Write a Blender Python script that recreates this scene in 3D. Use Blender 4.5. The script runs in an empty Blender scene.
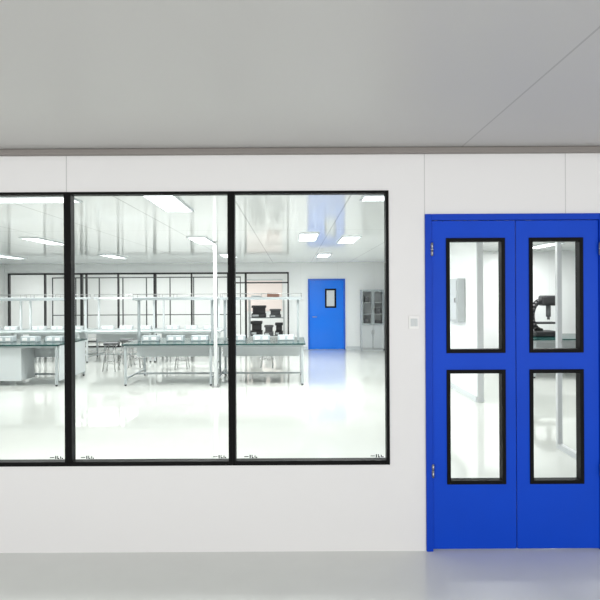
import bpy, bmesh, math
from mathutils import Vector
sc = bpy.context.scene
COL = sc.collection
sc.view_settings.view_transform = 'Standard'

# ---------------------------------------------------------------- materials
def mat(name, col, rough=0.5, metal=0.0, noise=0.0, spec=0.5, nscale=6.0):
    m = bpy.data.materials.new(name); m.use_nodes = True
    nt = m.node_tree; b = nt.nodes['Principled BSDF']
    b.inputs['Base Color'].default_value = (*col, 1)
    b.inputs['Roughness'].default_value = rough
    b.inputs['Metallic'].default_value = metal
    b.inputs['Specular IOR Level'].default_value = spec
    if noise > 0:
        tc = nt.nodes.new('ShaderNodeTexCoord'); n = nt.nodes.new('ShaderNodeTexNoise')
        n.inputs['Scale'].default_value = nscale; n.inputs['Detail'].default_value = 3
        r = nt.nodes.new('ShaderNodeValToRGB')
        r.color_ramp.elements[0].position = 0.3; r.color_ramp.elements[1].position = 0.7
        r.color_ramp.elements[0].color = (*[c*(1-noise) for c in col], 1)
        r.color_ramp.elements[1].color = (*[min(1, c*(1+noise)) for c in col], 1)
        nt.links.new(tc.outputs['Object'], n.inputs['Vector'])
        nt.links.new(n.outputs['Fac'], r.inputs['Fac'])
        nt.links.new(r.outputs['Color'], b.inputs['Base Color'])
    return m

def jointed(name, col, rough, joints, axis='X', dark=0.55, w=0.004, spec=0.5, period=None):
    """painted sandwich panel with real panel joints at given coordinates"""
    m = mat(name, col, rough, spec=spec)
    nt = m.node_tree; b = nt.nodes['Principled BSDF']
    tc = nt.nodes.new('ShaderNodeTexCoord'); sp = nt.nodes.new('ShaderNodeSeparateXYZ')
    nt.links.new(tc.outputs['Object'], sp.inputs[0])
    def cmpnode(src, j):
        c = nt.nodes.new('ShaderNodeMath'); c.operation = 'COMPARE'
        nt.links.new(src, c.inputs[0]); c.inputs[1].default_value = j; c.inputs[2].default_value = w
        return c.outputs[0]
    outs = []
    for j in joints: outs.append(cmpnode(sp.outputs[axis], j))
    for ax, per, off in (period or []):
        a = nt.nodes.new('ShaderNodeMath'); a.operation = 'ADD'; a.inputs[1].default_value = off + 100*per
        nt.links.new(sp.outputs[ax], a.inputs[0])
        mo = nt.nodes.new('ShaderNodeMath'); mo.operation = 'MODULO'; mo.inputs[1].default_value = per
        nt.links.new(a.outputs[0], mo.inputs[0])
        outs.append(cmpnode(mo.outputs[0], per/2))
    last = outs[0]
    for o in outs[1:]:
        mx = nt.nodes.new('ShaderNodeMath'); mx.operation = 'MAXIMUM'
        nt.links.new(last, mx.inputs[0]); nt.links.new(o, mx.inputs[1]); last = mx.outputs[0]
    mix = nt.nodes.new('ShaderNodeMix'); mix.data_type = 'RGBA'
    nt.links.new(last, mix.inputs[0])
    mix.inputs[6].default_value = (*col, 1); mix.inputs[7].default_value = (*[c*dark for c in col], 1)
    nt.links.new(mix.outputs[2], b.inputs['Base Color'])
    return m

M_wall = jointed('wall_panel_paint', (0.85, 0.845, 0.845), 0.5, [0.899, 1.851, 3.05], dark=0.72, w=0.003, spec=0.3)
M_seam = mat('panel_seam', (0.60, 0.60, 0.60), 0.6)
M_wallin = jointed('lab_wall_paint', (0.88, 0.90, 0.895), 0.35, [], dark=0.9, w=0.004, period=[('X', 1.15, 0.3)])
M_side = mat('side_wall_paint', (0.86, 0.88, 0.875), 0.35, noise=0.01)
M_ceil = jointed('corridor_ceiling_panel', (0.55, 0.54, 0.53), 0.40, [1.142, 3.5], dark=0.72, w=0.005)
M_ceilin = jointed('lab_ceiling_panel', (0.95, 0.97, 0.96), 0.08, [], dark=0.72, w=0.009, spec=0.12, period=[('X', 1.18, 0.0), ('Y', 3.6, 0.5)])
M_cove = mat('cove_trim_grey', (0.27, 0.25, 0.235), 0.5, spec=0.2)
M_floor = mat('epoxy_floor', (0.68, 0.70, 0.665), 0.045, noise=0.012, nscale=1.2, spec=0.7)
M_floor2 = mat('corridor_floor', (0.80, 0.82, 0.80), 0.2, noise=0.01)
M_black = mat('black_frame', (0.003, 0.003, 0.003), 0.5, spec=0.12)
M_fblack = mat('thin_dark_frame', (0.010, 0.010, 0.011), 0.4)
M_rear = mat('rear_frame_grey', (0.06, 0.065, 0.065), 0.4)
M_blue = mat('blue_paint', (0.0, 0.062, 0.60), 0.45, noise=0.06, nscale=1.5, spec=0.2)
M_bluedk = mat('blue_frame_paint', (0.0, 0.050, 0.52), 0.45, spec=0.2)
M_blue2 = mat('bright_blue_paint', (0.004, 0.19, 0.88), 0.15, spec=0.4)
M_blue2f = mat('bright_blue_frame_paint', (0.003, 0.11, 0.60), 0.3, spec=0.4)
M_steel = mat('brushed_steel', (0.45, 0.45, 0.45), 0.35, 1.0)
M_alu = mat('aluminium', (0.60, 0.62, 0.63), 0.35, 0.2)
M_greyp = mat('grey_powder_coat', (0.34, 0.38, 0.39), 0.45)
M_cabg = mat('cabinet_silver_grey', (0.50, 0.53, 0.54), 0.4)
M_cabin = mat('cabinet_inside', (0.55, 0.58, 0.58), 0.5)
M_lgrey = mat('light_grey_panel', (0.64, 0.68, 0.69), 0.4)
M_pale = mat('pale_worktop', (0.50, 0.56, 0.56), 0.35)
M_mgrey = mat('mid_grey_unit', (0.42, 0.46, 0.47), 0.4)
M_box = mat('distribution_box_grey', (0.50, 0.53, 0.54), 0.4)
M_bgrey = mat('blue_grey_unit', (0.50, 0.56, 0.58), 0.4)
M_white = mat('white_plastic', (0.90, 0.90, 0.89), 0.35)
M_post = mat('pale_grey_post', (0.62, 0.64, 0.64), 0.4)
M_top = mat('dark_green_worktop', (0.010, 0.055, 0.052), 0.2, spec=0.4)
M_dark = mat('dark_equipment', (0.02, 0.02, 0.022), 0.4)
M_dgrey = mat('dark_grey_steel', (0.12, 0.125, 0.13), 0.4)
M_pink = mat('reddish_brown_carton', (0.50, 0.27, 0.21), 0.6)
M_peach = mat('peach_fabric', (0.90, 0.80, 0.76), 0.8)
def emis(name, col, s):
    m = mat(name, col); b = m.node_tree.nodes['Principled BSDF']
    b.inputs['Emission Color'].default_value = (*col, 1)
    b.inputs['Emission Strength'].default_value = s
    return m
M_diff = emis('lamp_diffuser', (0.95, 0.98, 1.0), 3.0)
M_mark = mat('glass_print', (0.02, 0.02, 0.02), 0.5, spec=0.1)

# ---------------------------------------------------------------- helpers
def mk(name, bm, m, parent, props):
    me = bpy.data.meshes.new(name); bm.to_mesh(me); bm.free()
    me.materials.append(m)
    o = bpy.data.objects.new(name, me); COL.objects.link(o)
    if parent: o.parent = parent
    for k, v in props.items(): o[k] = v
    return o

def boxes(name, bl, m, parent=None, bevel=0.0, **props):
    bm = bmesh.new()
    for (x0, x1, y0, y1, z0, z1) in bl:
        v = [bm.verts.new(p) for p in ((x0,y0,z0),(x1,y0,z0),(x1,y1,z0),(x0,y1,z0),(x0,y0,z1),(x1,y0,z1),(x1,y1,z1),(x0,y1,z1))]
        for f in ((0,3,2,1),(4,5,6,7),(0,1,5,4),(1,2,6,5),(2,3,7,6),(3,0,4,7)):
            bm.faces.new([v[i] for i in f])
    if bevel > 0:
        bmesh.ops.bevel(bm, geom=bm.edges[:], offset=bevel, segments=2, affect='EDGES', profile=0.5)
    return mk(name, bm, m, parent, props)

def pane(name, pts, m, parent=None, **props):
    bm = bmesh.new(); bm.faces.new([bm.verts.new(p) for p in pts])
    return mk(name, bm, m, parent, props)
def paneY(name, x0, x1, y, z0, z1, m, parent): return pane(name, [(x0,y,z0),(x1,y,z0),(x1,y,z1),(x0,y,z1)], m, parent)

def cyls(name, cl, m, parent=None, seg=16, **props):
    bm = bmesh.new()
    for p0, p1, r in cl:
        p0, p1 = Vector(p0), Vector(p1); d = p1 - p0
        q = d.to_track_quat('Z', 'Y')
        a, b = [], []
        for i in range(seg):
            t = 2*math.pi*i/seg; off = q @ Vector((r*math.cos(t), r*math.sin(t), 0))
            a.append(bm.verts.new(p0+off)); b.append(bm.verts.new(p1+off))
        for i in range(seg):
            j = (i+1) % seg; bm.faces.new([a[i], a[j], b[j], b[i]])
        bm.faces.new(a[::-1]); bm.faces.new(b)
    o = mk(name, bm, m, parent, props)
    for p in o.data.polygons: p.use_smooth = len(p.vertices) == 4
    return o

def empty(name, loc, label, cat, **props):
    e = bpy.data.objects.new(name, None); COL.objects.link(e); e.location = loc
    e.empty_display_size = 0.2
    e['label'] = label; e['category'] = cat
    for k, v in props.items(): e[k] = v
    return e

def copy_thing(src, loc, rotz=0.0, label=None, skip=(), remat=None):
    n = src.copy(); COL.objects.link(n); n.location = loc; n.rotation_euler = (0, 0, rotz)
    if label: n['label'] = label
    def rec(s, d):
        for c in list(s.children):
            base = c.name.split('.')[0]
            if base in skip: continue
            k = c.copy(); COL.objects.link(k); k.parent = d
            if remat and base in remat:
                k.material_slots[0].link = 'OBJECT'; k.material_slots[0].material = remat[base]
            rec(c, k)
    rec(src, n)
    return n

def S(label, cat): return dict(kind='structure', label=label, category=cat)
def frame_boxes(x0, x1, z0, z1, y0, y1, l, r, b, t):
    return [(x0, x0+l, y0, y1, z0, z1), (x1-r, x1, y0, y1, z0, z1),
            (x0+l, x1-r, y0, y1, z0, z0+b), (x0+l, x1-r, y0, y1, z1-t, z1)]

# ---------------------------------------------------------------- dimensions
YW0, YW1 = 3.75, 3.82        # partition wall faces
H = 2.72
XL, XR = -9.0, 9.0
YF = 17.4                    # far lab wall
YB = 22.5

# ---------------------------------------------------------------- shell
boxes('floor', [(XL, XR, -2.5, YW0+.03, -0.1, 0)], M_floor2, **S('pale glossy corridor floor', 'floor'))
boxes('floor.001', [(XL, XR, YW0+.03, YB+.1, -0.1, 0)], M_floor, **S('glossy white epoxy laboratory floor', 'floor'))
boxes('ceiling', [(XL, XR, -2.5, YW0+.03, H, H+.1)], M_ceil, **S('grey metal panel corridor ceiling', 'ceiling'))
boxes('ceiling.001', [(XL, XR, YW0+.03, YB+.1, H, H+.1)], M_ceilin, **S('glossy white panel laboratory ceiling', 'ceiling'))

wx0, wx1, wz0, wz1 = -2.625, 0.655, 0.585, 2.436
dx0, dx1, dz1 = 0.899, 2.118, 2.274
boxes('wall_front', [(XL, wx0, YW0, YW1, 0, H), (wx0, wx1, YW0, YW1, 0, wz0), (wx0, wx1, YW0, YW1, wz1, H),
                     (wx1, dx0, YW0, YW1, 0, H), (dx0, dx1, YW0, YW1, dz1, H), (dx1, XR, YW0, YW1, 0, H)],
      M_wall, **S('white cleanroom sandwich panel wall with fine vertical joints', 'wall'))
boxes('trim_1', [(XL, XR, YW0-.045, YW0, H-.042, H)], M_cove, bevel=0.01, **S('grey cove strip where wall meets ceiling', 'trim'))
boxes('trim_3', [(-1.523, -1.517, YW0-.001, YW0, wz1+.001, H-.042)], M_seam, **S('fine vertical panel seam above the windows', 'trim'))
boxes('wall_left', [(XL-.1, XL, -2.5, YB, 0, H)], M_side, **S('white side wall', 'wall'))
boxes('wall_right', [(XR, XR+.1, -2.5, YB, 0, H)], M_side, **S('white side wall', 'wall'))
boxes('wall_back', [(XL, XR, YB, YB+.1, 0, H)], M_wallin, **S('white wall of the room beyond the glazing', 'wall'))
gx0, gx1, gz0, gz1 = -8.9, -0.10, 0.10, 2.43
boxes('wall_far', [(XL, gx0, YF, YF+.08, 0, H), (gx0, gx1, YF, YF+.08, 0, gz0), (gx0, gx1, YF, YF+.08, gz1, H),
                   (gx1, 2.95, YF, YF+.08, 0, H)], M_wallin, **S('white far laboratory wall with glazed strip', 'wall'))
XS = 2.95
YD = 8.85
boxes('wall_divider', [(XS, XS+.08, YD, YF+.08, 0, H)], M_side, **S('white dividing wall inside the laboratory', 'wall'))
boxes('trim_2', [(XS-.01, XS+.09, YD-.04, YD, 0, H)], M_alu, bevel=.005, **S('aluminium end post of the dividing wall', 'trim'))
boxes('wall_annex', [(XS+.08, XR, 13.0, 13.1, 0, H)], M_wallin, **S('white end wall of adjoining room', 'wall'))

gp = empty('window_5', (XS, 5.02, 0), 'aluminium framed glass partition running away from the door wall', 'partition', kind='structure')
boxes('frame', [(0, .05, -1.2, -1.15, 0, H), (0, .05, 1.15, 1.2, 0, H), (0, .05, .62, .65, .06, H-.05), (0, .05, -1.15, 1.15, 0, .06), (0, .05, -1.15, 1.15, H-.05, H)], M_alu, gp)

boxes('baseboard_far', [(gx1, .48, YF-.02, YF, 0, .09), (1.70, XS-.03, YF-.02, YF, 0, .09)], M_lgrey, **S('grey skirting at foot of far wall', 'baseboard'))
boxes('baseboard_right', [(XS-.02, XS, YD+.01, YF-.03, 0, .09)], M_lgrey, **S('grey skirting on dividing wall', 'baseboard'))

# ---------------------------------------------------------------- front windows
edges = [-2.625, -1.514, -0.409, 0.655]
for i in range(3):
    a, b = edges[i], edges[i+1]
    cx = (a+b)/2; w = (b-a)/2
    e = empty('window_%d' % (i+1), (cx, YW0, wz0), 'tall fixed cleanroom window in black frame', 'window', kind='structure', group='black framed windows in a row')
    hz = wz1-wz0
    rr = .024 if i < 2 else .020
    boxes('frame', frame_boxes(-w, w, 0, hz, -.008, .06, .024, rr, .029, .018), M_black, e, bevel=.002)
    for (mx) in ((-w+.08), (w-.13)):
        if i == 0 and mx < 0: continue
        boxes('printed_mark', [(mx, mx+.030, .0045, .0055, .054, .059), (mx+.036, mx+.044, .0045, .0055, .047, .068),
                               (mx+.050, mx+.064, .0045, .0055, .047, .053), (mx+.050, mx+.056, .0045, .0055, .053, .068),
                               (mx+.070, mx+.076, .0045, .0055, .047, .064), (mx+.080, mx+.088, .0045, .0055, .047, .055)], M_mark, e)

# ---------------------------------------------------------------- front double door
dxc = (dx0+dx1)/2
door = empty('door_1', (dxc, YW0, 0), 'blue steel double door with black framed vision panels', 'door', kind='structure')
def L(x): return x-dxc
boxes('door_frame', [(L(dx0), L(dx0)+.045, -.015, .085, 0, dz1), (L(dx1)-.045, L(dx1), -.015, .085, 0, dz1),
                     (L(dx0)+.045, L(dx1)-.045, -.015, .085, dz1-.042, dz1)], M_bluedk, door, bevel=.003)
def leaf(x0, x1, px0, px1, hinge_x):
    lf_z0, lf_z1 = .012, 2.228
    za0, za1, zb0, zb1 = .449, 1.222, 1.335, 2.112
    yy0, yy1 = 0.0, .045
    l = boxes('door_leaf', [(L(x0), L(px0), yy0, yy1, lf_z0, lf_z1), (L(px1), L(x1), yy0, yy1, lf_z0, lf_z1),
               (L(px0), L(px1), yy0, yy1, lf_z0, za0), (L(px0), L(px1), yy0, yy1, za1, zb0), (L(px0), L(px1), yy0, yy1, zb1, lf_z1)], M_blue, door)
    for z0, z1 in ((za0, za1), (zb0, zb1)):
        boxes('pane_frame', frame_boxes(L(px0), L(px1), z0, z1, -.008, .053, .025, .025, .025, .025), M_black, l, bevel=.002)
    for hz in (2.035, .545):
        h = boxes('hinge', [(L(hinge_x)-.008, L(hinge_x)+.008, -.018, -.0155, hz-.04, hz+.04)], M_steel, l)
        cyls('knuckle', [((L(hinge_x), -.022, hz-.045), (L(hinge_x), -.022, hz-.002), .007), ((L(hinge_x), -.022, hz+.002), (L(hinge_x), -.022, hz+.045), .007)], M_steel, h)
    return l
leaf(.947, 1.508, 1.041, 1.439, .943)
leaf(1.514, 2.070, 1.601, 1.966, 2.074)

# ---------------------------------------------------------------- switch
sw = empty('light_switch', (.821, YW0, 1.544), 'white plastic wall switch beside the blue door', 'light switch')
boxes('plate', [(-.035, .035, -.010, 0, -.044, .044)], M_white, sw, bevel=.003)
boxes('rocker', [(-.023, -.001, -.014, -.010, -.026, .026)], M_lgrey, sw, bevel=.001)
boxes('rocker', [(.001, .023, -.014, -.010, -.026, .026)], M_lgrey, sw, bevel=.001)

# ---------------------------------------------------------------- far glazing
e = empty('window_4', (0, YF, 0), 'long black framed glazed strip in far laboratory wall', 'window', kind='structure')
fb = frame_boxes(gx0, gx1, gz0, gz1, -.02, .08, .045, .045, .04, .05)
for x, t in ((-7.75, .02), (-6.6, .035), (-6.45, .02), (-5.45, .02), (-4.3, .04), (-3.15, .02), (-2.0, .035), (-1.45, .03)):
    fb.append((x-t, x+t, -.02, .08, gz0, gz1))
fb.append((-2.0, gx1, -.02, .08, 2.08, 2.12))
boxes('frame', fb, M_fblack, e)
e = empty('window_6', (0, 20.6, 0), 'slim dark framed glazed partition in the room beyond', 'partition', kind='structure')
fb = frame_boxes(-8.9, -1.9, 0, 2.4, -.02, .02, .03, .03, .05, .04)
for k in range(1, 8): fb.append((-8.9+k*.875-.018, -8.9+k*.875+.018, -.02, .02, .05, 2.36))
fb.append((-8.87, -1.93, -.02, .02, .98, 1.01))
boxes('frame', fb, M_rear, e)
bl = empty('window_blind', (-1.15, YB-.03, 1.05), 'pale peach fabric blind hanging on the rear wall', 'blind')
boxes('fabric', [(-.75, .75, -.006, .006, 0, 1.25)], M_peach, bl)
cyls('roller', [((-.77, 0, 1.27), (.77, 0, 1.27), .028)], M_lgrey, bl)
# ---------------------------------------------------------------- far door
fd = empty('door_2', (1.08, YF, 0), 'bright blue single door with small black framed window', 'door', kind='structure')
boxes('door_frame', [(-.58, -.53, -.05, 0, 0, 2.21), (.53, .58, -.05, 0, 0, 2.21), (-.53, .53, -.05, 0, 2.16, 2.21)], M_blue2f, fd, bevel=.003)
lf = boxes('door_leaf', [(-.53, -.05, -.022, 0, .01, 2.16), (.30, .53, -.022, 0, .01, 2.16), (-.05, .30, -.022, 0, .01, 1.30), (-.05, .30, -.022, 0, 1.90, 2.16)], M_blue2, fd)
boxes('pane_frame', frame_boxes(-.05, .30, 1.30, 1.90, -.035, 0, .05, .05, .05, .05), M_black, lf)
paneY('pane_glass', -.0, .25, -.012, 1.35, 1.85, M_lgrey, lf)
cyls('handle', [((-.43, -.022, 1.02), (-.43, -.07, 1.02), .012), ((-.44, -.07, 1.02), (-.31, -.07, 1.02), .011)], M_steel, lf)

# ---------------------------------------------------------------- lab benches
BL, BD = 3.5, 1.5
def make_bench(loc, label):
    b = empty('lab_bench', loc, label, 'lab bench', group='island laboratory benches')
    hx, hy = BL/2, BD/2
    boxes('worktop', [(-hx, hx, -hy, hy, .772, .80)], M_top, b, bevel=.006)
    xs = (-hx+.06, -.06, .06, hx-.06)
    for x in xs:
        for y in (-hy+.06, hy-.06):
            boxes('leg', [(x-.022, x+.022, y-.022, y+.022, .03, .772)], M_mgrey, b, bevel=.004)
            cyls('foot', [((x, y, 0), (x, y, .03), .02)], M_dark, b, seg=12)
    for x in xs:
        boxes('rail', [(x-.016, x+.016, -hy+.08, hy-.08, .12, .15)], M_mgrey, b)
        boxes('rail', [(x-.014, x+.014, -hy+.08, hy-.08, .735, .772)], M_mgrey, b)
    for y in (-hy+.06, hy-.06):
        boxes('rail', [(-hx+.08, -.08, y-.012, y+.012, .735, .772)], M_mgrey, b)
        boxes('rail', [(.08, hx-.08, y-.012, y+.012, .735, .772)], M_mgrey, b)
    boxes('rail', [(-hx+.08, hx-.08, -.02, .02, .12, .155)], M_mgrey, b)
    for s in (-1, 1):
        x0, x1 = (-hx+.05, -.05) if s < 0 else (.05, hx-.05)
        boxes('under_panel', [(x0+.04, x1-.04, -.012, .012, .48, .74)], M_lgrey, b)
        slats = [(x0, x1, y-.014, y+.014, 1.645, 1.665) for y in (-.1, -.04, .04, .1)]
        r = boxes('reagent_rack', [(x-.022, x+.022, -.03, .03, .80, 1.64) for x in (x0+.08, x1-.08)] +
              [(x-.02, x+.02, -.17, .17, 1.62, 1.65) for x in (x0+.08, x1-.08)] +
              [(x0, x1, -.17, -.145, 1.63, 1.68), (x0, x1, .145, .17, 1.63, 1.68)] + slats, M_greyp, b)
        cyls('guard_rail', [((x0, y, 1.75), (x1, y, 1.75), .007) for y in (-.16, .16)] +
             [((x, y, 1.68), (x, y, 1.75), .006) for x in (x0+.01, (x0+x1)/2, x1-.01) for y in (-.16, .16)], M_steel, r, seg=8)
        for c in (-.5, 0, .5):
            xm = (x0+x1)/2 + c
            o = boxes('outlet_unit', [(xm-.17, xm+.17, -.09, .09, .80, .91)], M_bgrey, b, bevel=.01)
            for k in (-.08, .08):
                boxes('socket', [(xm+k-.05, xm+k+.05, -.095, -.09, .825, .885)], M_white, o)
    return b
bench = make_bench((-1.50, 11.3, 0), 'grey steel island bench with dark green worktop and reagent rack')
b2 = copy_thing(bench, (-6.20, 11.3, 0), label='grey island bench with dark green worktop and solid end panel')
boxes('end_panel', [(BL/2-.03, BL/2-.01, -.66, .66, .1, .77)], M_lgrey, b2)
boxes('drawer_unit', [(.35, 1.0, -.66, -.1, .1, .735)], M_lgrey, b2, bevel=.006)
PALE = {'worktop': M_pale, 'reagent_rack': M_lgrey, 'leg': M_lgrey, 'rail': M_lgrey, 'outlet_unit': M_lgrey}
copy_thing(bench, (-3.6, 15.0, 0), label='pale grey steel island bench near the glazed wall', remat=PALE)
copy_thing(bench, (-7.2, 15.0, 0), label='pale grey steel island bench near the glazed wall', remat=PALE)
b5 = copy_thing(bench, (6.62, 12.0, 0), label='grey steel bench in the adjoining room', skip=('reagent_rack', 'outlet_unit'))
sc_ = empty('service_column', (-1.44, 10.42, 0), 'slim pale service column from floor to ceiling by the bench', 'column')
boxes('post', [(-.03, .03, -.03, .03, 0, H)], M_post, sc_, bevel=.006)
boxes('base_plate', [(-.07, .07, -.07, .07, 0, .012)], M_steel, sc_)

# ---------------------------------------------------------------- stools
st = empty('lab_stool', (-4.15, 12.7, 0), 'chrome framed round laboratory stool beside the benches', 'stool', group='chrome laboratory stools')
cyls('seat', [((0, 0, .60), (0, 0, .65), .17)], M_dgrey, st, seg=24)
for k in range(4):
    t = math.pi/4 + k*math.pi/2
    cyls('leg', [((.20*math.cos(t), .20*math.sin(t), 0), (.11*math.cos(t), .11*math.sin(t), .60), .013)], M_steel, st, seg=10)
ring = []
for k in range(16):
    t0, t1 = 2*math.pi*k/16, 2*math.pi*(k+1)/16
    ring.append(((.17*math.cos(t0), .17*math.sin(t0), .2), (.17*math.cos(t1), .17*math.sin(t1), .2), .009))
cyls('foot_ring', ring, M_steel, st, seg=8)
for x, y in ((-3.75, 13.3), (-4.1, 13.75), (-2.6, 13.1), (-.6, 13.2)): copy_thing(st, (x, y, 0))

# ---------------------------------------------------------------- glass cabinet
cb = empty('storage_cabinet', (2.46, 17.13, 0), 'silver grey steel storage cabinet with glazed upper doors', 'cabinet')
boxes('body', [(-.34, -.31, -.22, .22, .06, 1.86), (.31, .34, -.22, .22, .06, 1.86), (-.31, .31, -.22, .22, 1.82, 1.86), (-.31, .31, -.22, .22, .06, .1),
               (-.31, .31, -.2, .2, .74, .78), (-.31, .31, -.19, .2, 1.1, 1.12), (-.31, .31, -.19, .2, 1.45, 1.47),
               (-.32, .32, -.2, .2, 0, .06)], M_cabg, cb)
boxes('back_panel', [(-.31, .31, .20, .22, .1, 1.82)], M_cabin, cb)
boxes('shelf_content', [(-.26, -.12, -.1, .1, .78, .98), (.1, .24, -.1, .1, 1.12, 1.3), (-.22, -.1, -.1, .1, 1.47, 1.65), (.08, .26, -.1, .1, .78, .92)], M_dgrey, cb, bevel=.01)
for s in (-1, 1):
    a, b_ = (-.335, -.005) if s < 0 else (.005, .335)
    d = boxes('door', frame_boxes(a, b_, .78, 1.85, -.24, -.22, .04, .04, .05, .05), M_greyp, cb)
    cyls('handle', [((s*.03, -.26, 1.2), (s*.03, -.26, 1.35), .008)], M_steel, d, seg=8)
    d = boxes('door', [(a, b_, -.24, -.22, .08, .77)], M_cabg, cb, bevel=.003)
    cyls('handle', [((s*.03, -.26, .5), (s*.03, -.26, .62), .008)], M_steel, d, seg=8)

# ---------------------------------------------------------------- equipment rack
r = empty('equipment_rack', (-.85, 18.6, 0), 'grey steel rack loaded with instruments and a reddish-brown carton', 'equipment rack')
w_, d_, lev = 1.15, .5, (.35, .95, 1.58)
boxes('frame', [(sx*w_/2-.014, sx*w_/2+.014, sy*d_/2-.014, sy*d_/2+.014, 0, 1.6) for sx in (-1, 1) for sy in (-1, 1)] +
      [(-w_/2, w_/2, -d_/2, d_/2, z-.01, z+.01) for z in lev], M_mgrey, r)
def instrument(x0, x1, z, h, m):
    # stepped bench instrument: base, sloping front console and upper head
    u = boxes('instrument', [(x0, x1, -.2, .2, z, z+h*.35), (x0+.03, x1-.03, -.02, .2, z+h*.35, z+h), (x0, x1, -.16, .2, z+h*.8, z+h)], m, r, bevel=.012)
    boxes('display', [(x0+.03, (x0+x1)/2, -.204, -.2, z+h*.1, z+h*.25)], M_lgrey, u)
instrument(-.53, -.15, .361, .48, M_dark); instrument(-.08, .22, .361, .34, M_dgrey); instrument(.28, .54, .361, .42, M_dark)
instrument(-.50, -.02, .961, .40, M_dark); instrument(.10, .48, .961, .28, M_dgrey)
boxes('carton', [(.02, .42, -.18, .18, 1.591, 1.78)], M_pink, r, bevel=.006)
boxes('carton', [(-.5, -.2, -.18, .18, 1.591, 1.70)], M_lgrey, r, bevel=.006)

# large curved dark machine on the adjoining bench
mc = empty('laboratory_instrument', (5.42, 12.0, .80), 'black curved laboratory instrument standing on the worktop', 'laboratory machine')
boxes('base', [(-.26, .26, -.25, .25, 0, .12)], M_dark, mc, bevel=.025)
arc = []
for k in range(12):
    t0, t1 = -math.pi*.5+math.pi*k/12, -math.pi*.5+math.pi*(k+1)/12
    arc.append(((-.02-.22*math.cos(t0), 0, .44+.33*math.sin(t0)), (-.02-.22*math.cos(t1), 0, .44+.33*math.sin(t1)), .06))
cyls('curved_arm', arc, M_dark, mc, seg=14)
boxes('head', [(-.06, .26, -.12, .12, .66, .88)], M_dark, mc, bevel=.04)
cyls('tube', [((.12, 0, .42), (.12, 0, .66), .05), ((.12, 0, .36), (.12, 0, .42), .03)], M_dgrey, mc)
boxes('stage', [(-.18, .26, -.14, .14, .27, .31)], M_dark, mc, bevel=.008)

# electrical box
eb = empty('distribution_box', (XS-.002, 9.86, 1.62), 'grey metal electrical distribution box on white wall', 'electrical box')
boxes('body', [(-.13, 0, -.42, .42, -.37, .37)], M_box, eb, bevel=.006)
d = boxes('door', [(-.145, -.13, -.39, .39, -.34, .34)], M_box, eb, bevel=.003)
boxes('latch', [(-.16, -.145, -.34, -.30, -.04, .04)], M_steel, d)

# ---------------------------------------------------------------- ceiling lamps
def make_lamp(loc, rot=0.0):
    l = empty('ceiling_light', loc, 'recessed rectangular white ceiling light, lit', 'ceiling light', group='laboratory ceiling lights')
    boxes('housing', [(-.165, -.145, -.62, .62, -.02, 0), (.145, .165, -.62, .62, -.02, 0), (-.145, .145, -.62, -.60, -.02, 0), (-.145, .145, .60, .62, -.02, 0)], M_lgrey, l)
    boxes('diffuser', [(-.145, .145, -.60, .60, -.016, -.004)], M_diff, l)
    l.rotation_euler = (0, 0, rot)
    return l
first = make_lamp((-1.30, 5.85, H))
pts = []
for y, xs in ((5.85, (-4.45,)), (10.0, (-7.2, -4.45, -1.62, 1.02)), (9.5, (.28,)), (14.0, (-7.15, -4.5, -1.6, .80)),
              (8.0, (5.2,)), (11.5, (5.2,))):
    for x in xs: pts.append((x, y, 0))
pts += [(-2.8, 5.62, math.pi/2), (1.33, 5.62, math.pi/2)]
for x, y, rz in pts: copy_thing(first, (x, y, H), rz)
def area(name, loc, sx, sy, p, rot=(0, 0, 0), col=(1, 1, 1)):
    ld = bpy.data.lights.new(name, 'AREA'); ld.shape = 'RECTANGLE'; ld.size = sx; ld.size_y = sy; ld.energy = p; ld.color = col
    o = bpy.data.objects.new(name, ld); COL.objects.link(o); o.location = loc; o.rotation_euler = rot
    return o
for x, y, rz in [(-1.30, 5.85, 0)] + pts:
    p = 65 if x > 3 else (25 if y < 6 else 47)
    area('lamp_glow', (x, y, H-.03), .28, 1.18, p, (0, 0, rz), (.99, 1, .985))
area('rear_room_fill', (-3.5, 20.0, H-.03), 9, 3, 200, (0, 0, 0), (.99, 1, .99))  # broad soft fill added to brighten the rear room, no fixture modelled

# corridor lighting: unseen fill panel added behind the camera, no real fixture
area('corridor_fill', (0, -2.3, 1.5), 15, 2.2, 285, (math.radians(90), 0, 0), (1, .995, .985))
w = bpy.data.worlds.new('world'); sc.world = w; w.use_nodes = True
w.node_tree.nodes['Background'].inputs[0].default_value = (1, 1, 1, 1)
w.node_tree.nodes['Background'].inputs[1].default_value = 0.3

# ---------------------------------------------------------------- camera
cd = bpy.data.cameras.new('camera'); cam = bpy.data.objects.new('camera', cd); COL.objects.link(cam)
cam.location = (0, 0, 1.74); cam.rotation_euler = (math.radians(90), math.radians(0.3), 0)
cd.sensor_width = 36; cd.lens = 33.3; cd.shift_x = .0133; cd.shift_y = -.010; cd.clip_end = 100
sc.camera = cam
